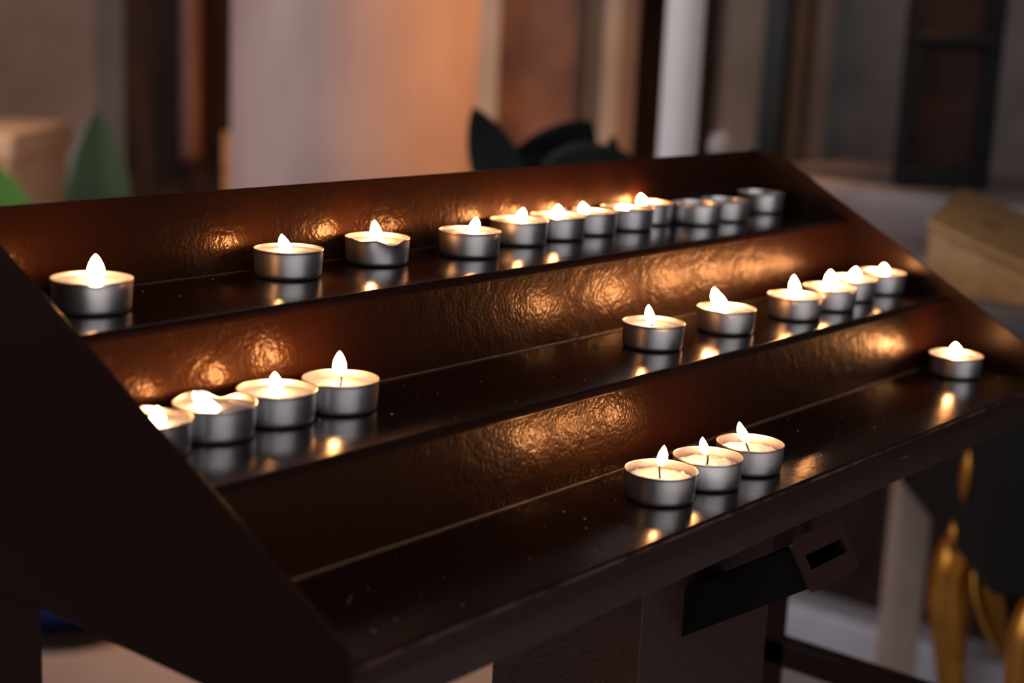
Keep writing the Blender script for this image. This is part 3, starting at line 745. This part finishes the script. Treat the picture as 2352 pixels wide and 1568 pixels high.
# side altar it stands on, square to the rack
al = empty('side_altar', (2.55, 0.80, 0), 'dark wooden side altar with grey stone top and white marble step at the right', 'altar')
def relw(name, mat, x0, x1, y0, y1, z0, z1, bev=0.008):
    bm = bmesh.new(); box(bm, x0 - 2.55, x1 - 2.55, y0 - 0.80, y1 - 0.80, z0, z1); bevel(bm, bev, 2)
    return finish(name, bm, mat, al, True, 50)
relw('body', 'dark_wood', 2.25, 3.10, 0.10, 1.38, 0.0, 0.75)
relw('top', 'grey_marble', 2.20, 3.15, 0.05, 1.42, 0.75, 0.80)
relw('ledge', 'grey_marble', 2.36, 2.90, 0.50, 1.30, 0.80, 0.895)
relw('step', 'white_marble', 2.15, 2.249, 0.10, 1.38, 0.0, 0.10)
for k in range(3):
    relw('front_panel', 'dark_wood', 2.235, 2.2495, 0.16 + k * 0.41, 0.50 + k * 0.41, 0.16, 0.70, 0.006)

def relb(name, mat, s0, s1, F0, F1, z0, z1, par, bev=0.008):
    bm = bmesh.new(); box(bm, s0, s1, F0, F1, z0, z1); bevel(bm, bev, 2)
    o = finish(name, bm, mat, par, True, 50); o.rotation_euler = (0, 0, BGROT); return o
# gilded console table with marble top and wooden box
ct = empty('console_table', bg(0.83, 2.0, 0), 'gilded console table with dark apron and mottled marble top', 'table')
relb('table_top', 'blue_grey_marble', -0.275, 0.22, -0.28, 0.30, 0.800, 0.850, ct, 0.010)
relb('apron', 'black_lacquer', -0.235, 0.18, -0.235, 0.26, 0.525, 0.800, ct, 0.01)
def cabriole(sx, fy, out):
    ox, oy = out
    P = [(0.006, 0.530), (-0.006, 0.51), (-0.014, 0.47), (-0.014, 0.41), (-0.006, 0.34), (0.006, 0.26), (0.014, 0.18), (0.012, 0.09), (-0.006, 0.035), (-0.018, 0.012)]
    Rr = [0.014, 0.023, 0.030, 0.029, 0.022, 0.016, 0.013, 0.013, 0.017, 0.012]
    pts, rr = smoothpath([(sx - a * ox * -1, fy - a * oy * -1, z) for a, z in P], Rr, 5)
    bm = bmesh.new(); tube(bm, pts, rr, 16)
    o = finish('leg', bm, 'gilding', ct, True); o.rotation_euler.z = BGROT
    # acanthus leaf on the knee
    bm = leaf_bm(0.14, 0.045, 0.6, 0.5, 0.006)
    for v in bm.verts: v.co = Vector((v.co.x, v.co.y, -v.co.z))
    lf = finish('acanthus_leaf', bm, 'gilding', o, True); lf.location = (sx + 0.012 * ox, fy - 0.03, 0.50); lf.rotation_euler = (-0.25, 0, 0.3 * ox)
for F_, z_, h_ in ((-0.105, 0.640, 0.075), (-0.075, 0.545, 0.05)):
    bm = bmesh.new(); lathe(bm, [(0, -h_ * 0.5), (0.006, -h_ * 0.42), (0.013, -h_ * 0.1), (0.012, h_ * 0.2), (0.005, h_ * 0.45), (0, h_ * 0.5)], 16)
    for v in bm.verts: v.co = Vector((v.co.x * 0.6 - 0.239, v.co.y + F_, v.co.z + z_))
    o = finish('gilded_drop', bm, 'gilding', ct, True); o.rotation_euler.z = BGROT
cabriole(-0.155, -0.205, (1, 0.6)); cabriole(-0.190, 0.02, (1, 0)); cabriole(0.17, -0.215, (-1, 0.6)); cabriole(0.17, 0.24, (-1, -0.6))
sb = empty('stone_bollard', bg(0.70, 2.53, 0), 'slim cream stone pillar between the gilded table and the side altar', 'pillar')
relb('shaft', 'cream_stone', -0.030, 0.030, -0.030, 0.030, 0.05, 0.66, sb, 0.006)
relb('base', 'cream_stone', -0.045, 0.045, -0.045, 0.045, 0.0, 0.05, sb, 0.006)
relb('cap', 'cream_stone', -0.040, 0.040, -0.040, 0.040, 0.66, 0.70, sb, 0.006)
wb = empty('wooden_box', bg(0.66, 2.12, 0.85), 'honey-coloured wooden box with sloping lid on the console table', 'box')
def wedge(name, mat, foot, z0, ztops, grow=0.0):
    bm = bmesh.new(); cs_ = sum(f[0] for f in foot) / 4; cf = sum(f[1] for f in foot) / 4
    g = 1 + grow
    lo = [bm.verts.new((bg(cs_ + (s - cs_) * g, cf + (F - cf) * g, z if isinstance(z0, list) else z0) - wb.location)) for (s, F), z in zip(foot, z0 if isinstance(z0, list) else ztops)]
    hi = [bm.verts.new((bg(cs_ + (s - cs_) * g, cf + (F - cf) * g, z) - wb.location)) for (s, F), z in zip(foot, ztops)]
    bm.faces.new(lo); bm.faces.new(hi)
    for i in range(4): bm.faces.new((lo[i], lo[(i+1) % 4], hi[(i+1) % 4], hi[i]))
    bmesh.ops.recalc_face_normals(bm, faces=bm.faces[:]); bevel(bm, 0.004, 2)
    return finish(name, bm, mat, wb, True, 50)
foot = [(0.552, 2.05), (0.652, 2.25), (0.800, 2.13), (0.700, 1.93)]
zt = [0.950, 0.974, 0.916, 0.892]
wedge('body', 'honey_wood', foot, 0.85, [z - 0.014 for z in zt])
lid = wedge('lid', 'honey_wood', foot, [z - 0.0135 for z in zt], zt, 0.05)
bm = bmesh.new(); lathe(bm, [(0, 0), (0.022, 0), (0.022, 0.003), (0.010, 0.006), (0, 0.006)], 24)
kb = finish('lid_knob', bm, 'knot_wood', wb, True, 50); kb.location = bg(0.640, 2.10, 0.936) - wb.location
